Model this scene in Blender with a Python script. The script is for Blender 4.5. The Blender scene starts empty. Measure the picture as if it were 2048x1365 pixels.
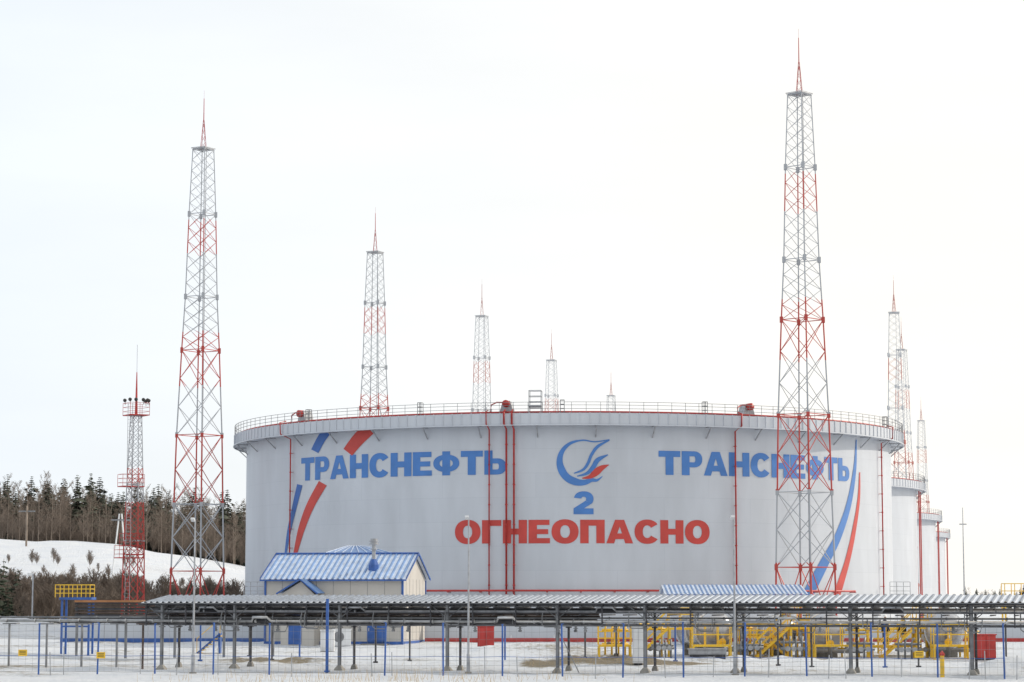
import bpy, bmesh, math, random
from mathutils import Vector, Matrix, noise
random.seed(7)
scene=bpy.context.scene; C=scene.collection
F=4800.0; CZ=3.4; PIT=math.atan(522.5/F); cp,sp=math.cos(PIT),math.sin(PIT)
def ray(px,py):
    u=(px-1024)/F; v=(682.5-py)/F
    return Vector((u,cp-v*sp,sp+v*cp))
def P(px,py,Y):
    d=ray(px,py); t=Y/d.y
    return Vector((d.x*t,Y,CZ+d.z*t))
def X(px,Y): return P(px,1205,Y).x
def Z(py,Y): return P(1024,py,Y).z
def sm(a,b,x):
    t=max(0,min(1,(x-a)/(b-a))); return t*t*(3-2*t)
def interp(tab,x):
    if x<=tab[0][0]: return tab[0][1]
    for (a,b),(c,d) in zip(tab,tab[1:]):
        if x<=c: return b+(d-b)*(x-a)/(c-a)
    return tab[-1][1]
GT=[(0,1.7),(60,0),(125,0),(165,.48),(172,.6),(200,.8),(6000,.8)]
CREST=[(-400,14),(-107,14.8),(-90,14.5),(-75,13.0),(-56,9.8),(-35,6),(-15,0)]
def nz(x,y,s,seed=0): return noise.noise(Vector((x*s,y*s,seed)))
def gz(x,y):
    z=interp(GT,y)
    if 95<y<260: z+=.12*nz(x,y,.25)+.06*nz(x,y,.9,3)
    def g(cx,cy,rx,ry,h): 
        q=((x-cx)/rx)**2+((y-cy)/ry)**2
        return h*math.exp(-q) if q<12 else 0
    z+=g(4.2,130,5.5,2.5,.45)*(1+.7*nz(x,y,.8,9))+g(25.6,121,2.2,2,.75)*(1+.6*nz(x,y,1.2,5))+g(-13,132,6,3,.3)*(1+.8*nz(x,y,.9,2))
    z+=g(1.2,150,5,3,.5)*(1+.6*nz(x,y,.7,4))+g(-46,212,7,8,1.5)*(1+.3*nz(x,y,.5,6))+g(-30,140,4,3,.4)+g(14,134,6,2.5,.25)*(1+.9*nz(x,y,.9,7))
    if y>300 and x<-10:
        z+=interp(CREST,x*500/max(y,420))*sm(340,500,y)*(1+.14*nz(x,y,.03)+.05*nz(x,y,.12,4))+sm(500,800,y)*3
    return z
# ---------------- mesh builder
class MB:
    def __init__(s): s.v=[]; s.f=[]; s.m=[]
    def q(s,pts,m=0):
        n=len(s.v); s.v+= [tuple(p) for p in pts]; s.f.append(tuple(range(n,n+len(pts)))); s.m.append(m); return s
    def box(s,a,b,m=0,R=None):
        (x0,y0,z0),(x1,y1,z1)=a,b; n=len(s.v)
        pts=[(x0,y0,z0),(x1,y0,z0),(x1,y1,z0),(x0,y1,z0),(x0,y0,z1),(x1,y0,z1),(x1,y1,z1),(x0,y1,z1)]
        if R: pts=[tuple(R@Vector(p)) for p in pts]
        s.v+=pts
        for f in ((3,2,1,0),(4,5,6,7),(0,1,5,4),(1,2,6,5),(2,3,7,6),(3,0,4,7)): s.f.append(tuple(n+i for i in f)); s.m.append(m)
        return s
    def tube(s,pts,r,n=6,m=0,cap=True):
        pts=[Vector(p) for p in pts]; k=len(pts); rs=r if isinstance(r,(list,tuple)) else [r]*k
        base=len(s.v)
        for i,p in enumerate(pts):
            t=(pts[min(i+1,k-1)]-pts[max(i-1,0)])
            if t.length<1e-9: t=Vector((0,0,1))
            t.normalize(); up=Vector((0,0,1)) if abs(t.z)<.9 else Vector((1,0,0))
            a=t.cross(up).normalized(); b=a.cross(t)
            for j in range(n):
                w=2*math.pi*(j+.5)/n; s.v.append(tuple(p+(a*math.cos(w)+b*math.sin(w))*rs[i]))
        for i in range(k-1):
            for j in range(n):
                j2=(j+1)%n; s.f.append((base+i*n+j,base+i*n+j2,base+(i+1)*n+j2,base+(i+1)*n+j)); s.m.append(m)
        if cap and n>2:
            s.f.append(tuple(base+j for j in range(n))[::-1]); s.m.append(m)
            s.f.append(tuple(base+(k-1)*n+j for j in range(n))); s.m.append(m)
        return s
    def lathe(s,prof,a0=0,a1=360,n=96,c=(0,0),m=0,axis='z'):
        base=len(s.v); full=abs(a1-a0)>=360; cols=n if full else n+1; k=len(prof)
        for i in range(cols):
            a=math.radians(a0+(a1-a0)*i/n)
            for r,z in prof:
                if axis=='z': s.v.append((c[0]+r*math.sin(a),c[1]-r*math.cos(a),z))
                else: s.v.append((c[0]+r*math.sin(a),z,c[1]+r*math.cos(a)))
        for i in range(n):
            i2=(i+1)%cols
            for j in range(k-1):
                s.f.append((base+i*k+j,base+i2*k+j,base+i2*k+j+1,base+i*k+j+1)); s.m.append(m)
        return s
    def add(s,t,M,m=None):
        n=len(s.v); s.v+=[tuple(M@Vector(p)) for p in t.v]; s.f+=[tuple(n+i for i in f) for f in t.f]; s.m+=(t.m if m is None else [m]*len(t.m)); return s
    def corr(s,o,al,up,pitch=.33,h=.05,ms=(0,1),thick=.0):
        o,al,up=Vector(o),Vector(al),Vector(up); L=al.length; a=al/L; nrm=a.cross(up).normalized()
        if nrm.z<0: nrm=-nrm
        x=0; prof=[]
        while x<L-1e-6:
            prof+=[(x,0),(x+pitch*.5,0),(x+pitch*.62,h),(x+pitch*.88,h)]; x+=pitch
        prof=[p for p in prof if p[0]<=L]+[(L,0)]
        for (x0,h0),(x1,h1) in zip(prof,prof[1:]):
            if x1-x0<1e-6: continue
            p=o+a*x0+nrm*h0; q=o+a*x1+nrm*h1
            s.q([p,q,q+up,p+up],ms[1] if (h0==0 and h1==0) else ms[0])
        return s
    def build(s,name,mats,parent=None,smooth=False,label=None):
        me=bpy.data.meshes.new(name); me.from_pydata(s.v,[],s.f)
        mats=mats if isinstance(mats,(list,tuple)) else [mats]
        for m in mats: me.materials.append(m)
        if len(mats)>1: me.polygons.foreach_set('material_index',s.m)
        if smooth: me.polygons.foreach_set('use_smooth',[True]*len(me.polygons))
        me.update()
        o=bpy.data.objects.new(name,me); C.objects.link(o)
        if parent: o.parent=parent
        if label: o['label']=label
        return o
def tag(o,label=None,cat=None,group=None,kind=None):
    for k,v in (('label',label),('category',cat),('group',group),('kind',kind)):
        if v: o[k]=v
    return o
def E(name,loc,rz=0,label=None,cat=None,group=None):
    o=bpy.data.objects.new(name,None); C.objects.link(o); o.location=loc; o.rotation_euler=(0,0,rz); o.empty_display_size=.3
    return tag(o,label,cat,group)
def dup(root,loc,rz,label,group=None,scale=None,swap=None):
    r=root.copy(); C.objects.link(r); r.location=loc; r.rotation_euler=(0,0,rz); r['label']=label
    if group: r['group']=group
    elif 'group' in r: del r['group']
    if scale: r.scale=scale
    for ch in list(root.children):
        c=ch.copy(); C.objects.link(c); c.parent=r
        if swap and c.data.materials[0] in swap:
            c.material_slots[0].link='OBJECT'; c.material_slots[0].material=swap[c.data.materials[0]]
        for g in ch.children:
            d=g.copy(); C.objects.link(d); d.parent=c
    return r
# ---------------- materials
def mat(name,col,rough=.6,metal=0,var=.12,scale=1.5,bump=0,stretch=(1,1,1),detail=5):
    m=bpy.data.materials.new(name); m.use_nodes=True; nt=m.node_tree; N=nt.nodes; b=N['Principled BSDF']
    b.inputs['Roughness'].default_value=rough; b.inputs['Metallic'].default_value=metal
    tc=N.new('ShaderNodeTexCoord'); mp=N.new('ShaderNodeMapping'); mp.inputs['Scale'].default_value=stretch
    no=N.new('ShaderNodeTexNoise'); no.inputs['Scale'].default_value=scale; no.inputs['Detail'].default_value=detail
    nt.links.new(tc.outputs['Object'],mp.inputs[0]); nt.links.new(mp.outputs[0],no.inputs['Vector'])
    mx=N.new('ShaderNodeMix'); mx.data_type='RGBA'
    mx.inputs[6].default_value=tuple(max(0,c*(1-var)) for c in col)+(1,); mx.inputs[7].default_value=tuple(min(1,c*(1+var)) for c in col)+(1,)
    rr=N.new('ShaderNodeMapRange'); rr.inputs[1].default_value=.3; rr.inputs[2].default_value=.7
    nt.links.new(no.outputs[0],rr.inputs[0]); nt.links.new(rr.outputs[0],mx.inputs[0]); nt.links.new(mx.outputs[2],b.inputs['Base Color'])
    if bump:
        bp=N.new('ShaderNodeBump'); bp.inputs['Strength'].default_value=bump; bp.inputs['Distance'].default_value=.05
        nt.links.new(no.outputs[0],bp.inputs['Height']); nt.links.new(bp.outputs[0],b.inputs['Normal'])
    m['mix']=mx.name
    return m
M={}
M['grey']=mat('grey_steel',(.2,.205,.215),.5,.3,.3,2)
M['darkgrey']=mat('dark_steel',(.06,.06,.068),.6,.2,.35,2)
M['lightgrey']=mat('galvanised_steel',(.36,.37,.39),.4,.4,.25,3)
M['insul']=mat('pipe_insulation_cladding',(.5,.5,.5),.3,.75,.25,2)
M['brownpipe']=mat('brown_painted_pipe',(.09,.065,.055),.6,.1,.35,2)
M['white']=mat('white_paint',(.72,.73,.74),.5,0,.1,1)
M['vessel']=mat('silver_vessel_cladding',(.42,.43,.46),.25,.55,.15,1)
M['bluepost']=mat('blue_paint',(.03,.10,.34),.45,0,.25,2)
M['blueroof']=mat('blue_roof_sheet',(.13,.24,.46),.35,.2,.2,1.5)
M['paleblue']=mat('frosted_blue_roof_sheet',(.58,.65,.76),.4,.1,.2,2)  # pale stripes paint frost and back-lit sheen into the roof colour
M['rackrib']=mat('rack_roof_rib',(.13,.16,.21),.45,.2,.3,3)
M['beige']=mat('beige_wall_panel',(.47,.45,.42),.6,0,.07,.6)
M['yellow']=mat('yellow_paint',(.8,.5,.03),.45,0,.15,3)
M['red']=mat('red_paint',(.43,.035,.03),.45,0,.2,2)
M['concrete']=mat('concrete',(.24,.23,.21),.85,0,.3,3,.3)
M['snow']=mat('roof_snow',(.72,.75,.80),.7,0,.12,3,.3)
M['rust']=mat('rusty_roof_edge',(.35,.16,.07),.8,0,.3,1.5)
M['bluetext']=mat('blue_tank_paint',(.055,.18,.48),.5,0,.1,.8)
M['navy']=mat('dark_blue_tank_paint',(.035,.12,.38),.5,0,.1,.8)
M['redtext']=mat('red_tank_paint',(.50,.05,.04),.5,0,.1,.8)
M['black']=mat('black_rubber',(.03,.03,.03),.6,0,.2,3)
M['con1']=mat('conifer_needles',(.07,.08,.055),.8,0,.45,.35)  # forest needles lightened, distance haze put into the colour
M['con2']=mat('dark_conifer_needles',(.048,.058,.042),.8,0,.45,.35)
M['con3']=mat('near_conifer_needles',(.035,.05,.028),.8,0,.5,.6)
M['bark']=mat('bark',(.17,.135,.105),.85,0,.35,.5)
M['palebark']=mat('pale_bark',(.25,.2,.16),.85,0,.35,.4)
M['twig']=mat('bare_twigs',(.185,.145,.115),.85,0,.35,.3)  # twigs lightened for painted-in distance haze, shared by the nearer shrubs
M['straw']=mat('dry_straw',(.45,.33,.17),.8,0,.3,5)
M['palegrey']=mat('faded_grey_steel',(.5,.52,.55),.5,.2,.1,2)  # distance haze painted in as a paler grey for far masts
M['palered']=mat('faded_red_paint',(.5,.2,.17),.5,0,.1,2)  # distance haze painted in as a paler red for far mast spires
def tankmat():
    m=mat('white_tank_plate',(.51,.54,.59),.5,0,.06,.35,0,(1,1,.35)); nt=m.node_tree; N=nt.nodes; L=nt.links
    tc=N.new('ShaderNodeTexCoord'); sx=N.new('ShaderNodeSeparateXYZ'); L.new(tc.outputs['Object'],sx.inputs[0])
    at=N.new('ShaderNodeMath'); at.operation='ARCTAN2'; L.new(sx.outputs[0],at.inputs[0]); L.new(sx.outputs[1],at.inputs[1])
    ml=N.new('ShaderNodeMath'); ml.operation='MULTIPLY'; ml.inputs[1].default_value=30.35; L.new(at.outputs[0],ml.inputs[0])
    cb=N.new('ShaderNodeCombineXYZ'); L.new(ml.outputs[0],cb.inputs[0]); L.new(sx.outputs[2],cb.inputs[1])
    br=N.new('ShaderNodeTexBrick'); br.inputs['Scale'].default_value=1; br.inputs['Brick Width'].default_value=8; br.inputs['Row Height'].default_value=2.0; br.inputs['Mortar Size'].default_value=.03; br.inputs['Mortar Smooth'].default_value=.6
    br.inputs['Color1'].default_value=(1,1,1,1); br.inputs['Color2'].default_value=(.965,.97,.975,1); br.inputs['Mortar'].default_value=(.9,.91,.92,1); L.new(cb.outputs[0],br.inputs['Vector'])
    st=N.new('ShaderNodeTexNoise'); st.inputs['Scale'].default_value=1; st.inputs['Detail'].default_value=6
    mp=N.new('ShaderNodeMapping'); mp.inputs['Scale'].default_value=(.7,.12,1); L.new(cb.outputs[0],mp.inputs[0]); L.new(mp.outputs[0],st.inputs['Vector'])
    r=N.new('ShaderNodeMapRange'); r.inputs[1].default_value=.35; r.inputs[2].default_value=.7; r.inputs[3].default_value=1.03; r.inputs[4].default_value=.96; L.new(st.outputs[0],r.inputs[0])
    a=N.new('ShaderNodeMix'); a.data_type='RGBA'; a.blend_type='MULTIPLY'; a.inputs[0].default_value=1
    L.new(N[m['mix']].outputs[2],a.inputs[6]); L.new(br.outputs[0],a.inputs[7])
    b=N.new('ShaderNodeVectorMath'); b.operation='SCALE'; L.new(a.outputs[2],b.inputs[0]); L.new(r.outputs[0],b.inputs[3])
    L.new(b.outputs[0],N['Principled BSDF'].inputs['Base Color'])
    return m
M['tank']=tankmat()
def bandmat(name,zs,H,R=(.43,.05,.04,1),G=(.36,.38,.41,1)):
    m=mat(name,(.5,.5,.5),.5,.1,.1,2); nt=m.node_tree; N=nt.nodes; L=nt.links
    tc=N.new('ShaderNodeTexCoord'); sx=N.new('ShaderNodeSeparateXYZ'); L.new(tc.outputs['Object'],sx.inputs[0])
    dv=N.new('ShaderNodeMath'); dv.operation='DIVIDE'; dv.inputs[1].default_value=H; L.new(sx.outputs[2],dv.inputs[0])
    cr=N.new('ShaderNodeValToRGB'); cr.color_ramp.interpolation='CONSTANT'; e=cr.color_ramp.elements
    cols=[R,G]
    e[0].position=0; e[0].color=cols[0]; e[1].position=zs[0]/H; e[1].color=cols[1]
    for i,z in enumerate(zs[1:]):
        k=e.new(z/H); k.color=cols[i%2]
    L.new(dv.outputs[0],cr.inputs[0]); L.new(cr.outputs[0],N['Principled BSDF'].inputs['Base Color'])
    return m
# ---------------- ground
def rng(a,b,s):
    o=[];x=a
    while x<b-1e-6: o.append(x); x+=s
    return o
xs=[-6000,-3000,-1500,-900,-600,-400,-300]+rng(-240,-60,4)+rng(-60,-33,1.5)+rng(-33,33,.4)+rng(33,60,3)+rng(60,240,12)+[240,300,400,600,900,1500,3000,6000]
ys=[-2000,-500,-100]+rng(-20,94,6)+rng(94,172,.5)+rng(172,240,2)+rng(240,700,6)+[700,800,950,1200,1600,2200,3500,6000]
vs=[];dirt_and_shade=[]
for y in ys:
    for x in xs:
        vs.append((x,y,gz(x,y)))
        d=0
        if 112<y<142:
            d=max(0,1.3*math.exp(-((x-6.5)/4.5)**2-((y-129)/2.2)**2)+1.0*math.exp(-((x-1.6)/1.2)**2-((y-127)/1.6)**2)+.7*math.exp(-((x-23)/2)**2-((y-124)/1.5)**2)+.7*math.exp(-((x+13)/5)**2-((y-131)/2)**2)+.55*math.exp(-((x-16)/7)**2-((y-136)/3)**2))  # brown ground patches, plus darker, shadowed snow painted in at left
            d=max(d,.27+.38*nz(x,y,.2,12))
        if y>=142 and y<200: d=.33+.3*nz(x,y,.15,8)
        if y>230 and x<-20: d=max(d,.46*(1-sm(330,430,y))+(.27+.22*nz(x,y,.04,3))*sm(330,430,y))
        if 200<y<225 and x<-36: d=.3
        dirt_and_shade.append(max(0,min(1,d)))
nx=len(xs); fs=[(j*nx+i,j*nx+i+1,(j+1)*nx+i+1,(j+1)*nx+i) for j in range(len(ys)-1) for i in range(nx-1)]
me=bpy.data.meshes.new('ground'); me.from_pydata(vs,[],fs); at=me.attributes.new('dirt_and_shade','FLOAT','POINT'); at.data.foreach_set('value',dirt_and_shade)
me.polygons.foreach_set('use_smooth',[True]*len(me.polygons))
gm=bpy.data.materials.new('snow_ground'); gm.use_nodes=True; nt=gm.node_tree; N=nt.nodes; L=nt.links; b=N['Principled BSDF']; b.inputs['Roughness'].default_value=.75
geo=N.new('ShaderNodeNewGeometry'); n1=N.new('ShaderNodeTexNoise'); n1.inputs['Scale'].default_value=2.2; n1.inputs['Detail'].default_value=8; n1.inputs['Roughness'].default_value=.7
n2=N.new('ShaderNodeTexNoise'); n2.inputs['Scale'].default_value=.35; n2.inputs['Detail'].default_value=6
for n in (n1,n2): L.new(geo.outputs['Position'],n.inputs['Vector'])
aa=N.new('ShaderNodeAttribute'); aa.attribute_name='dirt_and_shade'
ad=N.new('ShaderNodeMath'); ad.operation='ADD'; L.new(aa.outputs['Fac'],ad.inputs[0]); L.new(n1.outputs[0],ad.inputs[1])
r=N.new('ShaderNodeMapRange'); r.inputs[1].default_value=.86; r.inputs[2].default_value=1.12; L.new(ad.outputs[0],r.inputs[0])
sn=N.new('ShaderNodeMix'); sn.data_type='RGBA'; sn.inputs[6].default_value=(.58,.63,.71,1); sn.inputs[7].default_value=(.80,.81,.82,1); L.new(n2.outputs[0],sn.inputs[0])
gr=N.new('ShaderNodeMix'); gr.data_type='RGBA'; gr.inputs[6].default_value=(.10,.085,.05,1); gr.inputs[7].default_value=(.3,.24,.15,1); L.new(n1.outputs[0],gr.inputs[0])
mx=N.new('ShaderNodeMix'); mx.data_type='RGBA'; L.new(r.outputs[0],mx.inputs[0]); L.new(sn.outputs[2],mx.inputs[6]); L.new(gr.outputs[2],mx.inputs[7]); L.new(mx.outputs[2],b.inputs['Base Color'])
bp=N.new('ShaderNodeBump'); bp.inputs['Strength'].default_value=1; bp.inputs['Distance'].default_value=.4; L.new(n1.outputs[0],bp.inputs['Height']); L.new(bp.outputs[0],b.inputs['Normal'])
me.materials.append(gm); go=bpy.data.objects.new('ground',me); C.objects.link(go); go['kind']='structure'
# ---------------- tanks
TC=Vector((5.3,228,0)); TR=30.35
def hit(px,py,r=TR):
    d=ray(px,py); ox,oy=-TC.x,-TC.y
    A=d.x**2+d.y**2; B=2*(ox*d.x+oy*d.y); Cc=ox*ox+oy*oy-r*r; D=B*B-4*A*Cc
    t=(-B-math.sqrt(max(D,0)))/(2*A); x=ox+d.x*t; y=oy+d.y*t
    return math.atan2(x,-y),CZ+d.z*t
def cy(th,z,r=TR): return (r*math.sin(th),-r*math.cos(th),z)
tank=E('storage_tank',TC,0,'huge white cylindrical tank in front, with blue and red Cyrillic lettering and the numeral 2','storage tank')
def tank_parts(root):
    MB().lathe([(TR,.2),(TR,19.0)],n=192).build('shell',M['tank'],root,True)
    MB().lathe([(TR-.05,18.7),(TR*.6,19.0),(0.01,19.4)],n=96).build('roof',M['grey'],root,True)
    g=MB().lathe([(TR+.01,17.9),(TR+1.15,17.9),(TR+1.15,18.85),(TR-.04,18.85)],n=192)
    for i in range(150):
        a=math.radians(-112+i*1.5)
        R=Matrix.Rotation(a,4,'Z'); g.box((-.03,-(TR+1.2),17.86),(.03,-(TR+1.152),18.9),0,R)
    g.lathe([(TR+1.152,17.84),(TR+1.26,17.84),(TR+1.26,17.93),(TR+1.152,17.93)],n=192)
    g.build('walkway_girder',M['tank'],root)
    r=MB()
    for z in (19.2,19.5,19.75): r.lathe([(TR+1.1,z),(TR+1.13,z),(TR+1.13,z+.035),(TR+1.1,z+.035),(TR+1.1,z)],n=160)
    for i in range(115):
        a=math.radians(-125+i*2.18); p=Vector(cy(a,18.85,TR+1.12)); r.tube([p,p+Vector((0,0,.92))],.025,4)
    r.build('railing',M['grey'],root)
    pp=MB(); 
    pp.tube([cy(math.radians(-120+i*2),18.98,TR+.75) for i in range(121)],.07,6)
    pp.build('foam_ring_pipe',M['red'],root,True)
tank_parts(tank)
for i in range(-10,11):
    a=math.radians(i*9+3)
    bm=MB().tube([cy(a,17.9,TR+1.05),cy(a,16.95,TR+.02)],.06,4); bm.tube([cy(a,17.87,TR+.02),cy(a,17.87,TR+1.1)],.05,4); bm.build('bracket',M['lightgrey'],tank)
for px,rr in ((586,.06),(980,.06),(1014,.085),(1029,.085),(1468,.07),(1758,.06)):
    th,_=hit(px,1000); mb=MB(); o=.3
    pts=[cy(th,3.9,TR+o),cy(th,17.6,TR+o),cy(th,18.0,TR+1.35),cy(th,19.0,TR+1.4),cy(th,19.15,TR+.8)]
    mb.tube(pts,rr,8)
    for k in range(8):
        z=4.8+k*1.65; q=rr+.035; mb.tube([cy(th,z-.05,TR+o),cy(th,z+.05,TR+o)],q,8); mb.tube([cy(th,z,TR),cy(th,z,TR+o)],.03,4)
    mb.build('foam_riser_pipe',M['red'],tank,True)
th0,_=hit(840,1178); th1,_=hit(1700,1178)
mb=MB().tube([cy(th0+(th1-th0)*i/60,4.35,TR+.5) for i in range(61)],.09,8)
for i in range(0,61,4): 
    a=th0+(th1-th0)*i/60; mb.box((-.05,-(TR+.6),4.2),(.05,-TR,4.26),0,Matrix.Rotation(a,4,'Z'))
mb.build('foam_header_pipe',M['red'],tank,True)
for px,side in ((612,-1),(1015,-1),(1492,-1)):
    th,_=hit(px,860); R=Matrix.Rotation(th,4,'Z'); y=-(TR+.5)
    h=MB(); h.v+= [tuple(R@Vector(p)) for p in ((-.62,y,18.9),(.62,y,18.9),(.3,y,19.95),(-.3,y,19.95),(-.62,y+.9,18.9),(.62,y+.9,18.9),(.3,y+.9,19.95),(-.3,y+.9,19.95))]
    h.f+=[(0,1,2,3),(5,4,7,6),(1,5,6,2),(4,0,3,7),(3,2,6,7)]; h.m+=[0]*5
    hh=h.build('foam_chamber',M['lightgrey'],tank)
    d=MB(); d.tube([R@Vector((0,y-.35,19.7)),R@Vector((0,y+.2,19.7))],.3,14); d.tube([R@Vector((0,y-.42,19.7)),R@Vector((0,y-.3,19.7))],.18,12)
    d.tube([R@Vector((0,y-.1,19.8)),R@Vector((-.8,y-.1,19.82)),R@Vector((-1.25,y-.15,19.6)),R@Vector((-1.3,y-.2,18.9))],.06,8)
    d.build('chamber_drum',M['red'],hh,True)
def frame(px,w,z0,z1,bars,r=.035,dd=.9):
    th,_=hit(px,860); R=Matrix.Rotation(th,4,'Z'); m=MB()
    for sx in (-w/2,w/2):
        for y in (-(TR+.9),-(TR+.9)+dd): m.tube([R@Vector((sx,y,z0)),R@Vector((sx,y,z1))],r,4)
    for k in range(bars+1):
        z=z1-k*(z1-z0)/(bars+1)
        q=[R@Vector(p) for p in ((-w/2,-(TR+.9),z),(w/2,-(TR+.9),z),(w/2,-(TR+.9)+dd,z),(-w/2,-(TR+.9)+dd,z))]
        m.tube(q+[q[0]],r,4)
    return m
m=frame(1072,1.0,18.9,20.75,3,.04); th,_=hit(1072,860)
m.box((-.55,-(TR+1.25),19.45),(.55,-(TR+.1),19.52),0,Matrix.Rotation(th,4,'Z')); m.build('access_platform',M['lightgrey'],tank)
for px in (630,848,1125,1403,1755): frame(px,.32,18.9,19.95,2,.035,.4).build('gauge_stand',M['grey'],tank)
for px,s in ((508,1),(1800,-1)):
    c=P(px,1170,215)-TC; m=MB()
    for k in range(6): m.box((c.x-.8,c.y,3+k*.22),(c.x+.8,c.y+.3,3.04+k*.22))
    for xx in (-.9,-.3,.3,.9): m.tube([(c.x+xx,c.y,.7),(c.x+xx,c.y,5.2)],.035,4)
    for z in (4.4,4.8,5.2): m.tube([(c.x-.9,c.y,z),(c.x+.9,c.y,z)],.03,4)
    m.build('foot_platform',M['lightgrey'],tank)
# lettering
def put(mb,poly,off=0):
    mb.q([cy(th,z,TR+.03+off) for th,z in poly])
def glyph(ch):
    R=[]; t=.33; h=.25
    def rect(a,b,c,d): R.append([(a,b),(c,b),(c,d),(a,d)])
    def arc(cx,cyy,rx,ry,tx,ty,a0,a1,n=18):
        for i in range(n):
            A=math.radians(a0+(a1-a0)*i/n); B=math.radians(a0+(a1-a0)*(i+1)/n)
            f=lambda an,r1,r2:(cx+r1*math.copysign(abs(math.cos(an))**.92,math.cos(an)),cyy+r2*math.copysign(abs(math.sin(an))**.92,math.sin(an)))
            R.append([f(A,rx,ry),f(B,rx,ry),f(B,rx-tx,ry-ty),f(A,rx-tx,ry-ty)])
    if ch=='Т': w=.90; rect(0,1-h,w,1); rect(w/2-t/2,0,w/2+t/2,1-h)
    elif ch=='Р': w=.88; rect(0,0,t,1); rect(t,.79,.52,1); rect(t,.33,.52,.54); arc(.52,.665,.36,.335,.3,.21,-90,90,12)
    elif ch=='Ь': w=.88; rect(0,0,t,1); rect(t,.46,.52,.67); rect(t,0,.52,.21); arc(.52,.335,.36,.335,.3,.21,-90,90,12)
    elif ch=='А': w=1.06; R.append([(0,0),(.31,0),(.53,.72),(.35,1)]); R.append([(1.06,0),(.71,1),(.53,.72),(.75,0)]); R.append([(.35,1),(.53,.72),(.71,1)]); R.append([(.365,.18),(.695,.18),(.62,.42),(.44,.42)])
    elif ch=='Н': w=.96; rect(0,0,t,1); rect(w-t,0,w,1); rect(t,.38,w-t,.63)
    elif ch=='П': w=.96; rect(0,0,t,1); rect(w-t,0,w,1); rect(t,1-h,w-t,1)
    elif ch=='Г': w=.78; rect(0,0,t,1); rect(t,1-h,w,1)
    elif ch=='Е': w=.84; rect(0,0,t,1); rect(t,.78,.82,1); rect(t,.39,.77,.6); rect(t,0,w,.22)
    elif ch=='С': w=.98; arc(.51,.5,.51,.52,.33,.25,36,324,26)
    elif ch=='О': w=1.06; arc(.53,.5,.53,.52,.34,.25,0,360,32)
    elif ch=='Ф': w=1.1; c=.55; rect(c-t/2,0,c+t/2,.16); rect(c-t/2,.84,c+t/2,1.0); rect(c-t/2,.32,c+t/2,.68); arc(c,.5,.55,.36,.27,.19,0,360,32)
    elif ch=='2':
        arc(.43,.68,.41,.34,.31,.24,-38,172,20); rect(0,0,.84,.26)
        R.append([(0,.26),(.44,.26),(.77,.48),(.505,.60)]); w=.84
    return R,w
def word(txt,px0,px1,ytop,ybot,pxm,m,gap=.06):
    th0,_=hit(px0,(ytop+ybot)/2); th1,_=hit(px1,(ytop+ybot)/2)
    _,zt=hit(pxm,ytop); _,zb=hit(pxm,ybot); H=zt-zb
    gl=[glyph(c) for c in txt]; tot=sum(g[1] for g in gl)+gap*(len(gl)-1); k=(th1-th0)/tot; x=0
    mb=MB()
    for R,w in gl:
        for i,poly in enumerate(R):
            put(mb,[(th0+(x+a)*k,zb+bb*H) for a,bb in poly])
        x+=w+gap
    return mb.build('painted_word',m,tank)
word('ТРАНСНЕФТЬ',603,1013,903,951,900,M['bluetext'])['label']='blue painted word on the left half'
word('ТРАНСНЕФТЬ',1317,1698,903,951,1380,M['bluetext'])['label']='blue painted word on the right half'
word('ОГНЕОПАСНО',910,1419,1040,1087,1165,M['redtext'])['label']='red painted warning word'
o=word('2',1147,1187,984,1029,1165,M['bluetext']); o.name='painted_numeral'
def ribbon(mb,pts,n=8,off=0):
    out=[]
    for i in range(len(pts)-1):
        p0=pts[max(i-1,0)];p1=pts[i];p2=pts[i+1];p3=pts[min(i+2,len(pts)-1)]
        for k in range(n):
            t=k/n
            out.append(tuple(.5*(2*b+(c-a)*t+(2*a-5*b+4*c-d)*t*t+(-a+3*b-3*c+d)*t**3) for a,b,c,d in zip(p0,p1,p2,p3)))
    out.append(pts[-1]); E2=[]
    for i,p in enumerate(out):
        a=out[max(i-1,0)]; b=out[min(i+1,len(out)-1)]; dx,dy=b[0]-a[0],b[1]-a[1]; l=math.hypot(dx,dy) or 1
        nx_,ny_=-dy/l,dx/l; w=max(p[2],.3)/2
        E2.append((hit(p[0]+nx_*w,p[1]+ny_*w),hit(p[0]-nx_*w,p[1]-ny_*w)))
    for a,b in zip(E2,E2[1:]): put(mb,[a[0],a[1],b[1],b[0]],off)
mb=MB(); ring=[]
for i in range(13):
    a=math.radians(95+i*(305-95)/12); w=interp([(0,4),(3,9),(6,15),(9,15),(12,8)],i); rr=46-w/2
    ring.append((1159+rr*math.cos(a),926-rr*math.sin(a),w))
ring+=[(1194,961,5),(1205,953,1)]
ribbon(mb,ring,4)
ribbon(mb,[(1152,883,3.5),(1168,881,3),(1190,884,2.5),(1219,880,2.5)],off=.004)
ribbon(mb,[(1148,947,2),(1166,940,5),(1176,927,6),(1183,910,6),(1196,893,6),(1219,881,2)],off=.008)
ribbon(mb,[(1154,953,2),(1174,947,6),(1186,935,9),(1196,920,9),(1216,910,2)],off=.012)
mb.build('painted_emblem_ring',M['bluetext'],tank)
mb=MB(); ribbon(mb,[(1164,957,1.5),(1180,954,8),(1192,945,14),(1204,936,10),(1218,930,1)],off=.002); mb.build('painted_emblem_feather',M['redtext'],tank)
def swoosh(pts,m,off=0):
    mb=MB(); ribbon(mb,pts,off=off); mb.build('painted_swoosh',m,tank)
swoosh([(655,862,17),(642,880,17),(630,903,16)],M['navy'])
swoosh([(600,970,11),(588,1020,9),(578,1065,7),(571,1112,4)],M['navy'])
swoosh([(738,858,27),(716,880,25),(696,905,22)],M['redtext'])
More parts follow.
